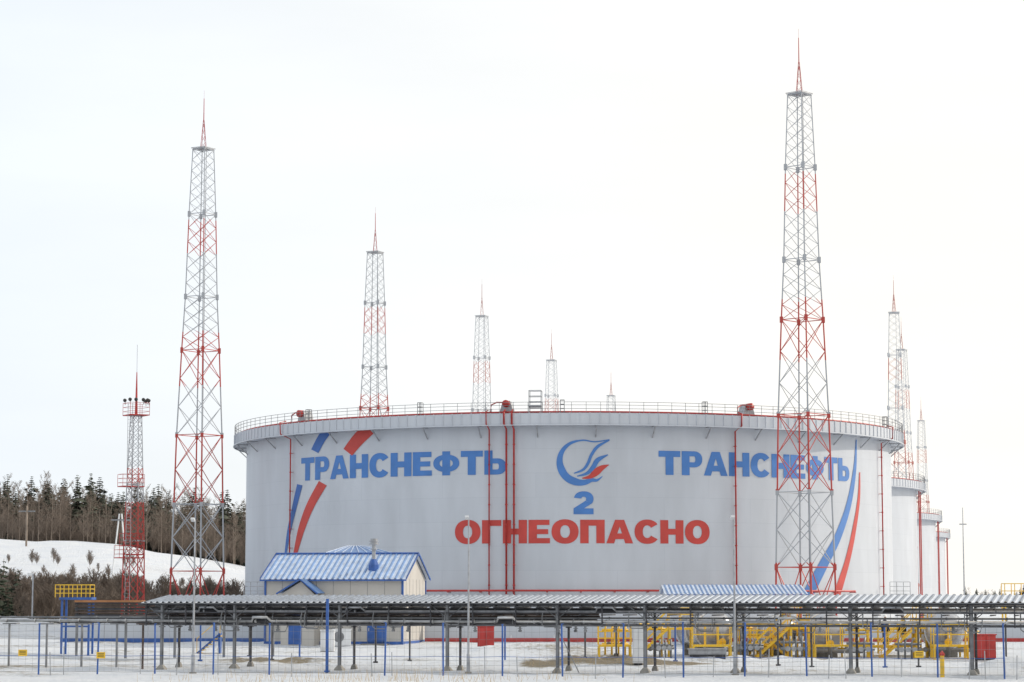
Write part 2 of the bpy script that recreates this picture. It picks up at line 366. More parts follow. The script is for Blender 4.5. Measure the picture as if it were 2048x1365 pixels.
swoosh([(646,967,18),(621,1012,16),(603,1060,13),(590,1112,7)],M['redtext'])
swoosh([(1712,880,2),(1709,940,6),(1697,1010,10),(1675,1075,14),(1649,1125,18),(1623,1175,21),(1614,1192,21)],M['bluetext'])
swoosh([(1719,945,2),(1717,1000,5),(1707,1065,8),(1695,1120,10),(1680,1170,13),(1673,1192,13)],M['redtext'])
ft=E('storage_tank',(X(1374,321),321,0),0,'plain white tank, first of the three receding behind the lettered tank','storage tank','white tanks receding behind the lettered tank')
tank_parts(ft)
for px in (1832,1822):
    a=math.radians(80 if px==1832 else 74); MB().tube([cy(a,1,TR+.5),cy(a,17.8,TR+.5)],.08,6).build('foam_riser_pipe',M['red'],ft)
    MB().tube([cy(a+.05,17.9,TR+1.05),cy(a+.05,16.9,TR+.02)],.07,4).build('bracket',M['lightgrey'],ft)
dup(ft,(46.5,439,0),0,'plain white tank in the middle of the three receding ones','white tanks receding behind the lettered tank')
dup(ft,(68.3,551,0),0,'farthest white tank, at the right end of the receding row','white tanks receding behind the lettered tank')
# ---------------- lattice masts
zF=lambda py: Z(py,190)
LV=[(0,2.45),(zF(1135),2.33),(zF(985),2.17),(zF(830),2.02),(zF(640),1.68),(zF(520),1.42),(zF(335),1.2),(zF(190),.95)]
PN=[1,2,2,3,4,6,6]
bz=[zF(1130),zF(985),zF(828),zF(725),zF(600),zF(425),zF(350),zF(192)]
TM=bandmat('red_and_grey_mast_paint',bz,52)
TMf=bandmat('faded_red_and_grey_mast_paint',bz,52,(.52,.2,.17,1),(.52,.54,.57,1))  # mast bands paled so the colour carries the distance haze
def lattice(root,LV,PN,mt,rl=.08,rb=.03,gusset=True):
    for k in range(4):
        a=k*math.pi/2; mb=MB().tube([(r*math.cos(a),r*math.sin(a),z) for z,r in LV],[rl*(1-.55*i/len(LV)) for i in range(len(LV))],6)
        mb.build('leg',mt,root)
    zz=[]
    for li,((z0,r0),(z1,r1),n) in enumerate(zip(LV,LV[1:],PN)):
        for i in range(n): zz.append((z0+(z1-z0)*i/n,r0+(r1-r0)*i/n,z0+(z1-z0)*(i+1)/n,r0+(r1-r0)*(i+1)/n,rb*(1.35-.8*li/len(PN))))
    mb=MB()
    for z0,r0,z1,r1,q in zz:
        for k in range(4):
            a=k*math.pi/2; b=a+math.pi/2
            p=lambda r,t,z: (r*math.cos(t),r*math.sin(t),z)
            mb.tube([p(r0,a,z0),p(r1,b,z1)],q,4,cap=False); mb.tube([p(r0,b,z0),p(r1,a,z1)],q,4,cap=False)
    mb.build('bracing',mt,root)
    for (z,r) in LV[1:]:
        mb=MB(); c=[(r*math.cos(k*math.pi/2),r*math.sin(k*math.pi/2),z) for k in range(4)]
        mb.tube(c+[c[0]],rb*1.5,4)
        if gusset and z<LV[-1][0]-1:
            for q in c: mb.box((q[0]-.12,q[1]-.12,z-.24),(q[0]+.12,q[1]+.12,z+.24))
        mb.build('node_frame',mt,root)
tA=E('lightning_mast',(X(1612,190),190,0),math.radians(3),'tallest red and grey lattice mast, in front of the right side of the lettered tank','lattice mast')
lattice(tA,LV,PN,TM)
zt=LV[-1][0]; mb=MB(); s=.68
mb.box((-s,-s,zt+.06),(s,s,zt+.10),0,Matrix.Rotation(math.pi/4,4,'Z')); 
for k in range(4):
    a=k*math.pi/2; mb.tube([(1.08*math.cos(a),1.08*math.sin(a),zt+.1),(.8*math.cos(a),.8*math.sin(a),zt-.35)],.018,4); mb.tube([(1.1*math.cos(a),1.1*math.sin(a),zt+.12),(1.1*math.cos(a+math.pi/2),1.1*math.sin(a+math.pi/2),zt+.12)],.03,4)
mb.build('platform',M['lightgrey'],tA)
mb=MB(); zs=zF(125); q0=.31
for k in range(4):
    a=k*math.pi/2+.4
    mb.tube([(q0*math.cos(a),q0*math.sin(a),zt+.1),(.05*math.cos(a),.05*math.sin(a),zs)],.024,4)
    for i in range(4):
        f0=1-i/4.6; f1=1-(i+1)/4.6; z0=zt+(zs-zt)*(1-f0); z1=zt+(zs-zt)*(1-f1)
        mb.tube([(q0*f0*math.cos(a),q0*f0*math.sin(a),z0),(q0*f1*math.cos(a+math.pi/2),q0*f1*math.sin(a+math.pi/2),z1)],.014,4)
mb.build('spire',M['red'],tA)
MB().tube([(0,0,zs-.1),(0,0,zF(76))],[.045,.03],6).tube([(0,0,zF(76)),(0,0,zF(58))],.01,4).build('lightning_rod',M['red'],tA)
MB().tube([(.3,-.1,.2),(.25,-.1,zt)],.03,4).build('cable',M['grey'],tA)
for k in range(4):
    a=k*math.pi/2; fm=MB().box((2.45*math.cos(a)-.4,2.45*math.sin(a)-.4,-.3),(2.45*math.cos(a)+.4,2.45*math.sin(a)+.4,.95)); fm.build('footing',M['concrete'],tA)
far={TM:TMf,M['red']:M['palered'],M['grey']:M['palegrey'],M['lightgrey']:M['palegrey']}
for px,d,rz,lab in ((394,213.5,14,'tall red and grey lattice mast left of the lettered tank, second tallest of all'),
    (746,278,20,'lattice mast behind the left part of the tank roof, leftmost of those behind it'),
    (963,341,24,'lattice mast behind the tank roof, just left of its red foam drum'),
    (1104,404,27,'small lattice mast behind the tank roof, just right of the grey gantry frame'),
    (1224,474,30,'tiny distant lattice mast of which only the spike shows over the tank roof'),
    (1798,337,35,'nearer of the two overlapping masts just right of the lettered tank'),
    (1812,387,20,'farther of the two overlapping masts just right of the lettered tank'),
    (1849,540,25,'faint distant mast beyond the second tank, rightmost of the lattice masts')):
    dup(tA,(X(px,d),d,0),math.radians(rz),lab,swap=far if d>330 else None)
# floodlight mast
d=200; zf=lambda py: Z(py,d)
FM=bandmat('red_and_white_mast_paint',[zf(1105),zf(1100),zf(1025),zf(985),zf(958),zf(845)],30)
fl=E('floodlight_mast',(X(266,d),d,.8),math.radians(30),'slim red and white mast with lamps on top, left of the tall lattice masts','floodlight mast')
V=[(0,1.0),(zf(1110)-.8,.92),(zf(970)-.8,.72),(zf(832)-.8,.5)]
lattice(fl,V,[4,6,8],FM,.06,.028,False)
def deck(z,w,off,name='platform'):
    m=MB().box((-w-off,-w,z),(w,w,z+.08))
    for zz in (.35,.7,1.05): m.tube([(-w-off,-w,z+zz),(w,-w,z+zz),(w,w,z+zz),(-w-off,w,z+zz),(-w-off,-w,z+zz)],.02,4)
    for x in (-w-off,0,w):
        for y in (-w,w): m.tube([(x,y,z),(x,y,z+1.05)],.02,4)
    return m.build(name,M['red'],fl)
deck(V[-1][0],.85,0); deck(V[2][0]-.2,.6,.7); deck(V[1][0]-.3,.6,.9); deck(V[1][0]+.7,.5,.6)
mb=MB(); zt2=V[-1][0]
for x in (-.95,-.55): mb.tube([(x,-.6,0),(x,-.6,zt2+1)],.025,4)
for k in range(60): mb.tube([(-.95,-.6,.3+k*.3),(-.55,-.6,.3+k*.3)],.015,4)
mb.build('ladder',M['lightgrey'],fl)
for x,y,s in ((-.8,-.7,-1),(-.35,-.9,-1),(.3,-.9,1),(.75,-.7,1),(1.05,-.2,1),(1.05,.5,1),(-.8,.5,-1)):
    m=MB().tube([(x,y,zt2+.9),(x,y,zt2+1.25)],.025,4); n0=len(m.v); m.lathe([(.02,-.12),(.1,-.1),(.15,.06),(.16,.09),(.02,.09)],n=12,axis='y')
    m.v=m.v[:n0]+[(a+x,b_+y,c+zt2+1.3) for a,b_,c in m.v[n0:]]
    m.build('floodlight',M['black'],fl)
MB().tube([(0,0,zt2),(0,0,zf(780)-.8),(0,0,zf(745)-.8)],[.13,.08,.04],6).build('spire',M['red'],fl)
MB().tube([(0,0,zf(745)-.8),(0,0,zf(690)-.8)],.015,4).build('lightning_rod',M['grey'],fl)
# ---------------- pipe rack
A0=Vector((X(290,125),125,0)); B0=Vector((X(2100,112.5),112.5,0)); rd=(B0-A0).normalized(); rn=Vector((-rd.y,rd.x,0)); ra=math.atan2(rd.y,rd.x)
def rs(px,t=0):
    k=(px-1024)/F/1.006; o=A0+rn*t; return (k*o.y-o.x)/(rd.x-k*rd.y)
def rk(s,t,z): return A0+rd*s+rn*t+Vector((0,0,z))
rack=E('pipe_rack',A0,ra,'long roofed steel pipe rack on grey columns crossing the whole scene','pipe rack')
for px in (325,470,680,895,1115,1290,1470,1700,1942,2150):
    s_=rs(px)
    for t in (0,2.2):
        w=rk(s_,t,0); g=gz(w.x,w.y); q=1 if t==0 else .65
        c=MB().box((s_-.05*q,t-.09,g+.22),(s_+.05*q,t+.09,3.3)).box((s_-.095*q,t-.015,g+.22),(s_+.095*q,t+.015,3.25)).box((s_-.13,t-.13,2.12),(s_+.13,t+.13,2.18))
        c.tube([(s_-.8,t,3.2),(s_,t,2.6)],.025,4).tube([(s_+.8,t,3.2),(s_,t,2.6)],.025,4)
        if px in (1115,) and t==0: c.tube([(s_,t,2.1),(s_+1.1,t,g)],.03,4)
        co=c.build('column',M['grey'] if t==0 else M['darkgrey'],rack)
        f=MB().tube([(s_,t,g-.3),(s_,t,g+.08),(s_,t,g+.26)],[.34*q,.31*q,.12],4)
        f.build('footing',M['concrete'],co)
L_=rs(2250); Lm=rs(1185)
m=MB()
for t,z,h in ((-.15,3.26,.1),(2.35,3.5,.1),(0,2.22,.1),(2.2,2.22,.1),(-.15,2.85,.05)): m.box((-.3,t-.05,z),(L_,t+.05,z+h))
m.build('longitudinal_beam',M['darkgrey'],rack)
m=MB(); s_=.2; k=0
while s_<L_:
    for z in (2.3,2.78,3.14): m.box((s_-.035,-.35,z-.03),(s_+.035,2.5,z+.03))
    if k%2==0: m.box((s_-.03,-.28,2.2),(s_+.03,-.22,3.38))
    m.tube([(s_,-.1,3.2),(s_,2.4,3.6)],.035,4)
    s_+=1.1; k+=1
m.build('cross_beam',M['darkgrey'],rack)
m=MB(); m.corr((0,-.5,3.38),(L_,0,0),(0,3.1,.36),.33,.06,(0,1)); m.build('roof',[M['rackrib'],M['snow']],rack)
MB().box((0,-.52,3.33),(L_,-.5,3.37)).build('roof_edge',M['grey'],rack)
def ppipe(t,z,r,s0,s1,m,lab,loop=None,n=8):
    pts=[rk(s0,t,z)]
    if loop:
        for s in loop: pts+=[rk(s,t,z),rk(s+.15,t-.25,z+.2),rk(s+.9,t-.25,z+.2),rk(s+1.05,t,z)]
    pts+=[rk(s1,t,z)]
    mb=MB().tube(pts,r,n); s=s0+.7
    while s<s1-.5:
        mb.tube([rk(s,t,z),rk(s+.06,t,z)],r+.025,n); s+=random.uniform(1.0,2.2)
    o=mb.build('pipe',m,None,True); tag(o,lab,'pipe','pipes running along the rack'); return o
ppipe(-.1,2.45,.08,-14,L_,M['insul'],'silver clad pipe along the lower front edge of the pipe rack',[6,19,33])
ppipe(.35,2.62,.05,-14,L_,M['grey'],'thin grey pipe just above the silver clad one')
ppipe(.9,2.5,.14,-4,Lm,M['darkgrey'],'thick dark pipe on the lower tier of the left half of the rack')  # most rack pipes coloured dark to deepen the shade under the roof
ppipe(1.5,2.66,.09,-2,Lm,M['brownpipe'],'brown pipe towards the back of the lower rack tier, left half')
ppipe(2.0,2.4,.1,-6,Lm,M['darkgrey'],'dark pipe at the back of the lower rack tier, left half')
ppipe(.05,2.95,.06,.5,L_,M['lightgrey'],'thin pale pipe along the front of the middle rack tier',[3,11,24,38])
ppipe(.6,2.98,.09,.5,L_,M['darkgrey'],'dark pipe on the middle rack tier')
ppipe(1.3,2.86,.12,.5,Lm,M['brownpipe'],'thick brown pipe on the middle rack tier, left half')
ppipe(1.9,3.05,.07,.5,L_,M['grey'],'grey pipe at the back of the middle rack tier')
ppipe(.2,3.22,.05,.5,L_,M['grey'],'thinnest pipe right under the front edge of the rack roof')
ppipe(.8,3.26,.09,.5,L_,M['darkgrey'],'dark pipe right under the middle of the rack roof')
ppipe(1.6,3.36,.08,.5,L_,M['brownpipe'],'brown pipe right under the back of the rack roof')
for i in range(46):
    s=random.uniform(.5,L_-3); t=random.choice((-.2,-.3,.1)); z=1.9+random.random()*.4
    q=MB(); k=random.random()
    if k<.55: q.tube([rk(s,t,2.9),rk(s,t-.12,2.7),rk(s,t-.12,z+.1),rk(s+.12,t-.12,z),rk(s+.7,t-.12,z),rk(s+.8,t,z+.3),rk(s+.8,t,2.6)],.03,6); n_,c_,l_='drain_pipe','pipe','small grey looped pipe hanging under the rack'
    else: q.tube([rk(s,t,2.25),rk(s,t,1.95)],.05,6).tube([rk(s,t-.1,2.0),rk(s,t+.1,2.0)],.07,8).tube([rk(s-.12,t,2.12),rk(s+.12,t,2.12)],.02,4); n_,c_,l_='valve','valve','small grey drain valve hanging under the rack'
    tag(q.build(n_,M['grey'],None),l_,c_,'small '+c_+'s hanging under the pipe rack')
# slender posts with conduits dropping behind the rack
for i,(px,d,h) in enumerate(((402,131,2.3),(500,134,2.2),(545,131,2.4),(600,136,2.1),(752,131,2.3),(820,135,2.2),(1010,133,2.3),(1170,131,2.3),(1232,130,2.4),(1350,131,2.3),(1555,129,2.3),(1622,127,2.4),(1768,127,2.3),(1835,126,2.3),(2010,124,2.3))):
    x=X(px,d); g=gz(x,d); m=MB().tube([(x,d,g-.1),(x,d,h)],.05,6).tube([(x-.4,d,h-.1),(x+.4,d,h-.1)],.04,4).box((x-.12,d-.12,g-.05),(x+.12,d+.12,g+.08))
    tag(m.build('prop_post',M['darkgrey'] if i%3 else M['bluepost']),'slender dark T-topped post standing behind the pipe rack' if i%3 else 'slender blue T-topped post standing behind the pipe rack','post','dark T-topped posts behind the pipe rack' if i%3 else 'blue T-topped posts behind the pipe rack')
for i,px in enumerate((20,95,165,235,287)):
    b0=rk(rs(px,-.1),-.1,0); g=gz(b0.x,b0.y)
    m=MB().tube([b0+Vector((0,0,g)),b0+Vector((0,0,2.3))],.06,6).box((b0.x-.35,b0.y-.1,2.26),(b0.x+.35,b0.y+1,2.32))
    tag(m.build('pipe_support',M['brownpipe'] if px==287 else M['grey']),'brown post carrying the pipes just left of the rack roof' if px==287 else 'short grey post under the open pipes left of the rack','pipe support',None if px==287 else 'short posts under the open pipes at left')
xa,xb=X(150,140),X(540,139)
ct=E('cable_tray_stack',(xa,140,0),0,'stack of dark cable trays behind the left end of the pipe rack','cable tray')
for k in range(6):
    z=Z(1240,140)+k*.185
    MB().box((0,0,z),(xb-xa,1.2,z+.13)).tube([(0,-.06,z+.05),(xb-xa,-.06,z+.05)],.05,5).build('tray',M['darkgrey'] if k%2 else M['brownpipe'],ct)
for i in range(5): 
    x=i*(xb-xa)/4; MB().box((x,.3,gz(xa+x,140)-.1),(x+.14,.44,3.4)).build('support_post',M['grey'],ct)
MB().box((0,-.1,3.44),(3.9,1.3,3.5)).box((0,-.13,3.4),(3.9,-.1,3.52)).build('cover',M['rust'],ct)
def railing(m,x0,x1,y0,y1,z,h=1.1,r=.035,n=4,mids=2):
    for k in range(mids+1):
        zz=z+h*(k+1)/(mids+1); m.tube([(x0,y0,zz),(x1,y0,zz),(x1,y1,zz),(x0,y1,zz),(x0,y0,zz)],r,4)
    for i in range(n+1):
        x=x0+(x1-x0)*i/n
        for y in (y0,y1): m.tube([(x,y,z),(x,y,z+h)],r,4)
    return m
x0,x1=X(122,146),X(180,146); g=gz(x0,146)
bp_=E('access_platform',(x0,146,g),0,'blue steel platform with yellow railings at the far left','platform')
w=x1-x0; zt3=Z(1200,146)-g
for x in (0,w-.12):
    for y in (0,1.4): MB().box((x,y,-.2),(x+.12,y+.12,zt3)).build('leg',M['bluepost'],bp_)
MB().box((-.1,-.1,zt3),(w+.1,1.6,zt3+.15)).box((0,0.02,zt3*.5),(w,.08,zt3*.5+.1)).build('deck',M['bluepost'],bp_)
railing(MB(),-.35,w,-.05,1.5,zt3+.15,.75,.028).build('railing',M['yellow'],bp_)
sx=X(395,148); g=gz(sx,148); st=E('access_stair',(sx,148,g),0,'short stair with yellow treads and blue stringers left of the beige building','stair')
m=MB()
for k in range(7): m.box((k*.2,0,k*.17),(k*.2+.26,.8,k*.17+.05))
m.build('treads',M['yellow'],st)
MB().tube([(0,0,0),(1.4,0,1.2)],.06,4).tube([(0,.8,0),(1.4,.8,1.2)],.06,4).box((1.3,0,0),(1.42,.8,1.25)).build('stringer',M['bluepost'],st)
MB().tube([(0,0,0),(0,0,.9),(1.4,0,2.1),(1.4,0,1.2)],.03,4).build('handrail',M['yellow'],st)
def wall(px0,px1,d,plm,lab):
    a,b_=X(px0,d),X(px1,d); r=E('boundary_wall',(a,d,0),0,lab,'wall')
    m=MB(); n=int((b_-a)/3)
    for i in range(n): m.box((i*(b_-a)/n+.02,0,.2),((i+1)*(b_-a)/n-.02,.2,1.95))
    m.build('panel',M['tank'],r); MB().box((0,-.06,.3),(b_-a,-.003,.86)).build('plinth',plm,r); MB().box((0,-.05,1.96),(b_-a,.25,2.02)).build('coping',M['grey'],r)
wall(122,560,172,M['bluepost'],'low white panel wall with blue plinth, left of the beige building')
wall(850,2400,172,M['red'],'low white panel wall with red plinth, right of the beige building')
# ---------------- beige building
d=165; fr=Vector((X(805,d),d,0)); ang=math.radians(-9); Lb,Wb=9.65,8.1; g=.45
ux=Vector((math.cos(ang),math.sin(ang),0)); o=fr-ux*Lb
bd=E('service_building',(o.x,o.y,g),ang,'beige panel building with a blue ribbed gable roof in front of the tank','building')
he,hr=4.6,6.25
m=MB().box((0,0,0),(Lb,Wb,he)); m.q([(0,0,he),(0,Wb,he),(0,Wb/2,hr)]).q([(Lb,0,he),(Lb,Wb,he),(Lb,Wb/2,hr)])
m.build('wall',M['beige'],bd)
m=MB(); 
for x in rng(1.2,Lb,1.2): m.box((x-.012,-.012,.3),(x+.012,-.003,he-.05))
for y in rng(1.2,Wb,1.2): m.box((Lb+.003,y-.012,.3),(Lb+.012,y+.012,he-.05))
m.build('panel_joint',M['grey'],bd)
m=MB(); sl=(hr-he)/(Wb/2); ov=.35
m.corr((-.3,-ov,he-sl*ov+.06),(Lb+.6,0,0),(0,Wb/2+ov,(Wb/2+ov)*sl),.4,.06,(0,1))
m.corr((-.3,Wb+ov,he-sl*ov+.06),(Lb+.6,0,0),(0,-(Wb/2+ov),(Wb/2+ov)*sl),.4,.06,(0,1))
rf=m.build('roof',[M['blueroof'],M['paleblue']],bd)
m=MB()
for x in (-.32,Lb+.3):
    for s0,s1 in (((-ov),Wb/2),((Wb+ov),Wb/2)):
        a=(x,s0,he-sl*ov+.0); b_=(x,s1,hr+.02)
        m.q([a,b_,(x,s1,hr+.2),(x,s0,he-sl*ov+.16)]); m.q([(x+.04,s0,a[2]),(x+.04,s1,b_[2]),(x+.04,s1,hr+.2),(x+.04,s0,he-sl*ov+.16)])
m.box((-.32,-ov-.06,he-sl*ov-.06),(Lb+.34,-ov-.01,he-sl*ov+.05)); m.tube([(-.3,Wb/2,hr+.12),(Lb+.3,Wb/2,hr+.12)],.07,6)
m.build('fascia',M['bluepost'],rf)
m=MB()
for x,y in ((0,0),(Lb,0),(Lb,Wb)): m.box((x-.07,y-.07,.02),(x+.07,y+.07,he-.1))
m.box((-.05,-.05,0),(Lb+.05,-.005,.28)).box((Lb+.005,0,0),(Lb+.05,Wb,.28)); m.build('corner_trim',M['bluepost'],bd)
dr=MB().box((Lb-2.45,-.05,.15),(Lb-1.2,-.013,2.05)).build('door',M['bluepost'],bd)
MB().box((Lb-2.35,-.12,1.0),(Lb-2.3,-.052,1.2)).build('handle',M['lightgrey'],dr)
MB().box((Lb-2.7,-1,-.1),(Lb-.9,-.06,.14)).build('doorstep',M['concrete'],bd)
# gabled porch, ridge towards the front
a=Lb-(805-565)/F*165; b_=Lb-(805-640)/F*165; mid=(a+b_)/2+.25
m=MB()
m.corr((b_+.2,-2.0,3.55),(0,2.0,0),(mid-b_-.2,0,.95),.3,.05,(0,1)); m.corr((a-.1,-2.0,3.55),(0,2.0,0),(mid-a+.1,0,.95),.3,.05,(0,1))
pr=m.build('porch_roof',[M['blueroof'],M['paleblue']],bd)
MB().tube([(a-.1,-2.02,3.52),(mid,-2.02,4.5),(b_+.2,-2.02,3.52)],.07,4).build('fascia',M['bluepost'],pr)
MB().box((a+.15,-1.7,0),(b_-.1,-.06,3.5)).q([(a+.15,-1.7,3.501),(b_-.1,-1.7,3.501),(mid,-1.7,4.35)]).build('porch',M['beige'],bd)
MB().box((a+.7,-1.74,.1),(a+1.6,-1.703,2.1)).build('door',M['bluepost'],bd)
vx=Lb-(805-738)/F*167; m=MB(); vy=1.4; zb=he+sl*vy
vb=MB().tube([(vx,vy,zb-.1),(vx,vy,zb+.35),(vx,vy,zb+.75)],[.38,.36,.18],8).build('vent_base',M['bluepost'],rf)
MB().tube([(vx,vy,zb+.6),(vx,vy,zb+1.75)],.13,10).tube([(vx,vy,zb+1.4),(vx,vy,zb+1.48)],.24,10).tube([(vx,vy,zb+1.75),(vx,vy,zb+1.82)],.34,12).tube([(vx,vy,zb+1.95),(vx,vy,zb+2.01)],.34,12).tube([(vx,vy,zb+1.8),(vx,vy,zb+2.16)],.25,12).build('vent_pipe',M['lightgrey'],rf)
for i,(px,py0,py1,w,lab) in enumerate(((655,1262,1302,.85,'tall white electrical cabinet in front of the beige building'),(684,1260,1290,1.2,'wide white outdoor air unit by the wall of the beige building'))):
    dd=150 if i==0 else 163.2; x=X(px,dd); z1=Z(py0,dd); z0=gz(x,dd)-.1
    r=E('electrical_cabinet' if i==0 else 'air_conditioner',(x,dd,z0),0,lab,'cabinet' if i==0 else 'air conditioner')
    MB().box((-w/2,0,.15),(w/2,.5,z1-z0)).box((-w/2-.04,-.04,z1-z0+.005),(w/2+.04,.54,z1-z0+.06)).build('housing',M['white'],r)
    if i==0: MB().box((-w/2+.05,-.03,.25),(w/2-.05,-.004,z1-z0-.08)).build('door',M['white'],r); MB().box((-w/2,0,-.2),(w/2,.5,.147)).build('base',M['concrete'],r)
    else:
        MB().tube([(-.2,-.03,.75),(-.2,-.004,.75)],.36,18).build('fan_grille',M['grey'],r); MB().box((-w/2,.1,-.2),(-w/2+.06,.4,.147)).build('bracket',M['grey'],r); MB().box((w/2-.06,.1,-.2),(w/2,.4,.147)).build('bracket',M['grey'],r)
xa,xb=X(655,181),X(786,181); zc,ze=Z(1092,181),Z(1106,181)
rb=E('utility_building',(xa,179,.7),0,'small building behind the beige one with only its low blue hipped roof showing','building')
w=xb-xa; MB().box((.3,.3,-.2),(w-.3,5,ze-.7)).build('wall',M['beige'],rb)
m=MB(); a,b_,c_,d_=(0,0,ze-.75),(w,0,ze-.75),(w,5.3,ze-.75),(0,5.3,ze-.75); p,q=(w*.3,2.6,zc-.7),(w*.55,2.6,zc-.7)
m.q([a,b_,q,p]).q([b_,c_,q]).q([c_,d_,p,q]).q([d_,a,p]); m.build('roof',M['blueroof'],rb)
m=MB()
for k in range(9):
    f=k/8; m.tube([Vector(a).lerp(Vector(b_),f)+Vector((0,0,.03)),Vector(p).lerp(Vector(q),f)+Vector((0,0,.03))],.03,4)
m.build('roof_rib',M['paleblue'],rb)
xa,xb=X(1330,163),X(1617,163); z0,z1=Z(1189,163),Z(1171,163)+.05
sh=E('equipment_shelter',(xa,163,.4),0,'open shelter with a low blue ribbed roof behind the right half of the rack','shelter')
m=MB(); m.corr((0,0,z0-.4),(xb-xa,0,0),(0,4,z1-z0),.3,.05,(0,1)); m.corr((0,8,z0-.4),(xb-xa,0,0),(0,-4,z1-z0),.3,.05,(0,1)); m.build('roof',[M['blueroof'],M['paleblue']],sh)
MB().box((0,-.03,z0-.6),(xb-xa,.03,z0-.41)).build('fascia',M['bluepost'],sh)
for i in range(4):
    for y in (.2,7.6): x=.2+i*(xb-xa-.5)/3; MB().box((x,y,-.2),(x+.16,y+.16,z0-.6)).build('post',M['white'],sh)
# ---------------- vessels, yellow platforms
vl=['silver domed vessel at the left end of the yellow walkways','silver domed vessel behind the second yellow stair','silver domed vessel with raised rings left of the two workers','silver domed vessel nearest the right edge, by the red cabinet']
for i,(px,d,r_) in enumerate(((1428,142,1.12),(1560,144,1.0),(1650,142,1.12),(1888,140.5,1.12))):
    x=X(px,d); g=gz(x,d)-.05
    if i==0:
        v=E('pressure_vessel',(x,d,g),math.radians(12),vl[0],'vessel','silver vessels behind the rack'); v0=v; R0=.98
        pr=[(.01,-.6)]+[(R0*math.sin(t*math.pi/16),-.05-.55*math.cos(t*math.pi/16)) for t in range(1,9)]+[(R0,4),(.6,4.35),(.01,4.5)]
        m=MB().lathe(pr,n=28,c=(0,1.42),axis='y'); m.build('shell',M['vessel'],v,True)
        for y in (.05,1.9,3.8): MB().lathe([(R0+.005,y-.05),(R0+.07,y-.05),(R0+.07,y+.05),(R0+.005,y+.05)],n=28,c=(0,1.42),axis='y').build('flange',M['white'],v)
        for y in (.6,3.2): MB().box((-.7,y,-.1),(.7,y+.2,.85)).build('saddle',M['concrete'],v)
        MB().tube([(0,1,2.3),(0,1,2.65)],.14,10).tube([(0,1,2.6),(0,1,2.7)],.22,10).build('nozzle',M['grey'],v)
        MB().tube([(.1,-.5,1.3),(.1,-.9,1.2),(.1,-1,.9),(.1,-1,.1)],.12,8).tube([(-.8,-.95,.45),(1.8,-.95,.45)],.11,8).tube([(1.2,-.95,.45),(1.2,-.9,1.5),(1.2,.2,1.6)],.08,8).build('feed_pipe',M['grey'],v,True)
        MB().tube([(.1,-1.14,.85),(.1,-1.1,.85)],.2,10).tube([(.1,-1.3,.85),(.1,-1,.85)],.04,6).build('valve',M['yellow'],v)
    else: dup(v0,(x,d,g),math.radians(12-6*i),vl[i],'silver vessels behind the rack',(r_,)*3)
v0.scale=(1.12,)*3
def platform(px0,px1,d,py_floor,stair,lab,dep=1.3,mids=1):
    a,b_=X(px0,d),X(px1,d); w=b_-a; g=gz((a+b_)/2,d)-.05; zf_=Z(py_floor,d)-g
    r=E('yellow_walkway',(a,d,g),0,lab,'walkway','yellow walkways with railings behind the rack')
    MB().box((0,0,zf_-.12),(w,dep,zf_)).build('deck',M['yellow'],r)
    n=max(2,int(w/.7)); railing(MB(),0,w,0,dep,zf_,1.15,.04,n,mids).build('railing',M['yellow'],r)
    for x in (.04,w-.04):
        for y in (.04,dep-.04): MB().box((x-.06,y-.05,-.1),(x+.06,y+.05,zf_-.121)).build('leg',M['yellow'],r)
    if stair:
        s=stair; L0=0 if s<0 else w; m=MB(); n=max(3,int(zf_/.18)); run=zf_*1.1
        for k in range(n):
            xx=L0+s*(run-run*k/n); m.box((xx-.13,.1,zf_*k/n),(xx+.13,.9,zf_*k/n+.05))
        for y in (.1,.9): m.tube([(L0,y,zf_),(L0+s*run,y,0)],.09,4); m.tube([(L0,y,zf_+1.05),(L0+s*run,y,.95),(L0+s*run,y,0)],.045,4); m.tube([(L0,y,zf_+.55),(L0+s*run,y,.45)],.035,4)
        m.build('stair',M['yellow'],r)
    return r
platform(1197,1262,143,1290,0,'small yellow railed deck, leftmost of the walkways behind the rack',mids=2)
platform(1338,1385,141,1256,-1,'high yellow walkway with a stair rising to it left of the first vessel',mids=2)
platform(1385,1462,139.5,1290,0,'low yellow railed deck in front of the first silver vessel',dep=.9)
platform(1478,1545,141.5,1288,1,'low yellow deck between the first and second vessels',mids=2)
platform(1580,1618,140.5,1254,-1,'high yellow walkway whose stair rises between the second and third vessels',mids=2)
platform(1628,1740,139,1290,0,'long yellow railed deck in front of the third vessel',dep=.9)
platform(1742,1830,143,1291,0,'yellow railed deck on which two workers stand',mids=2)
platform(1832,1862,140.5,1254,-1,'high yellow walkway with stair left of the rightmost vessel',mids=2)
platform(1866,1935,138,1290,0,'yellow railed deck at the right end in front of the rightmost vessel',dep=.9)
platform(2010,2090,190,1197,0,'distant yellow railed walkway at the right edge of the photo')
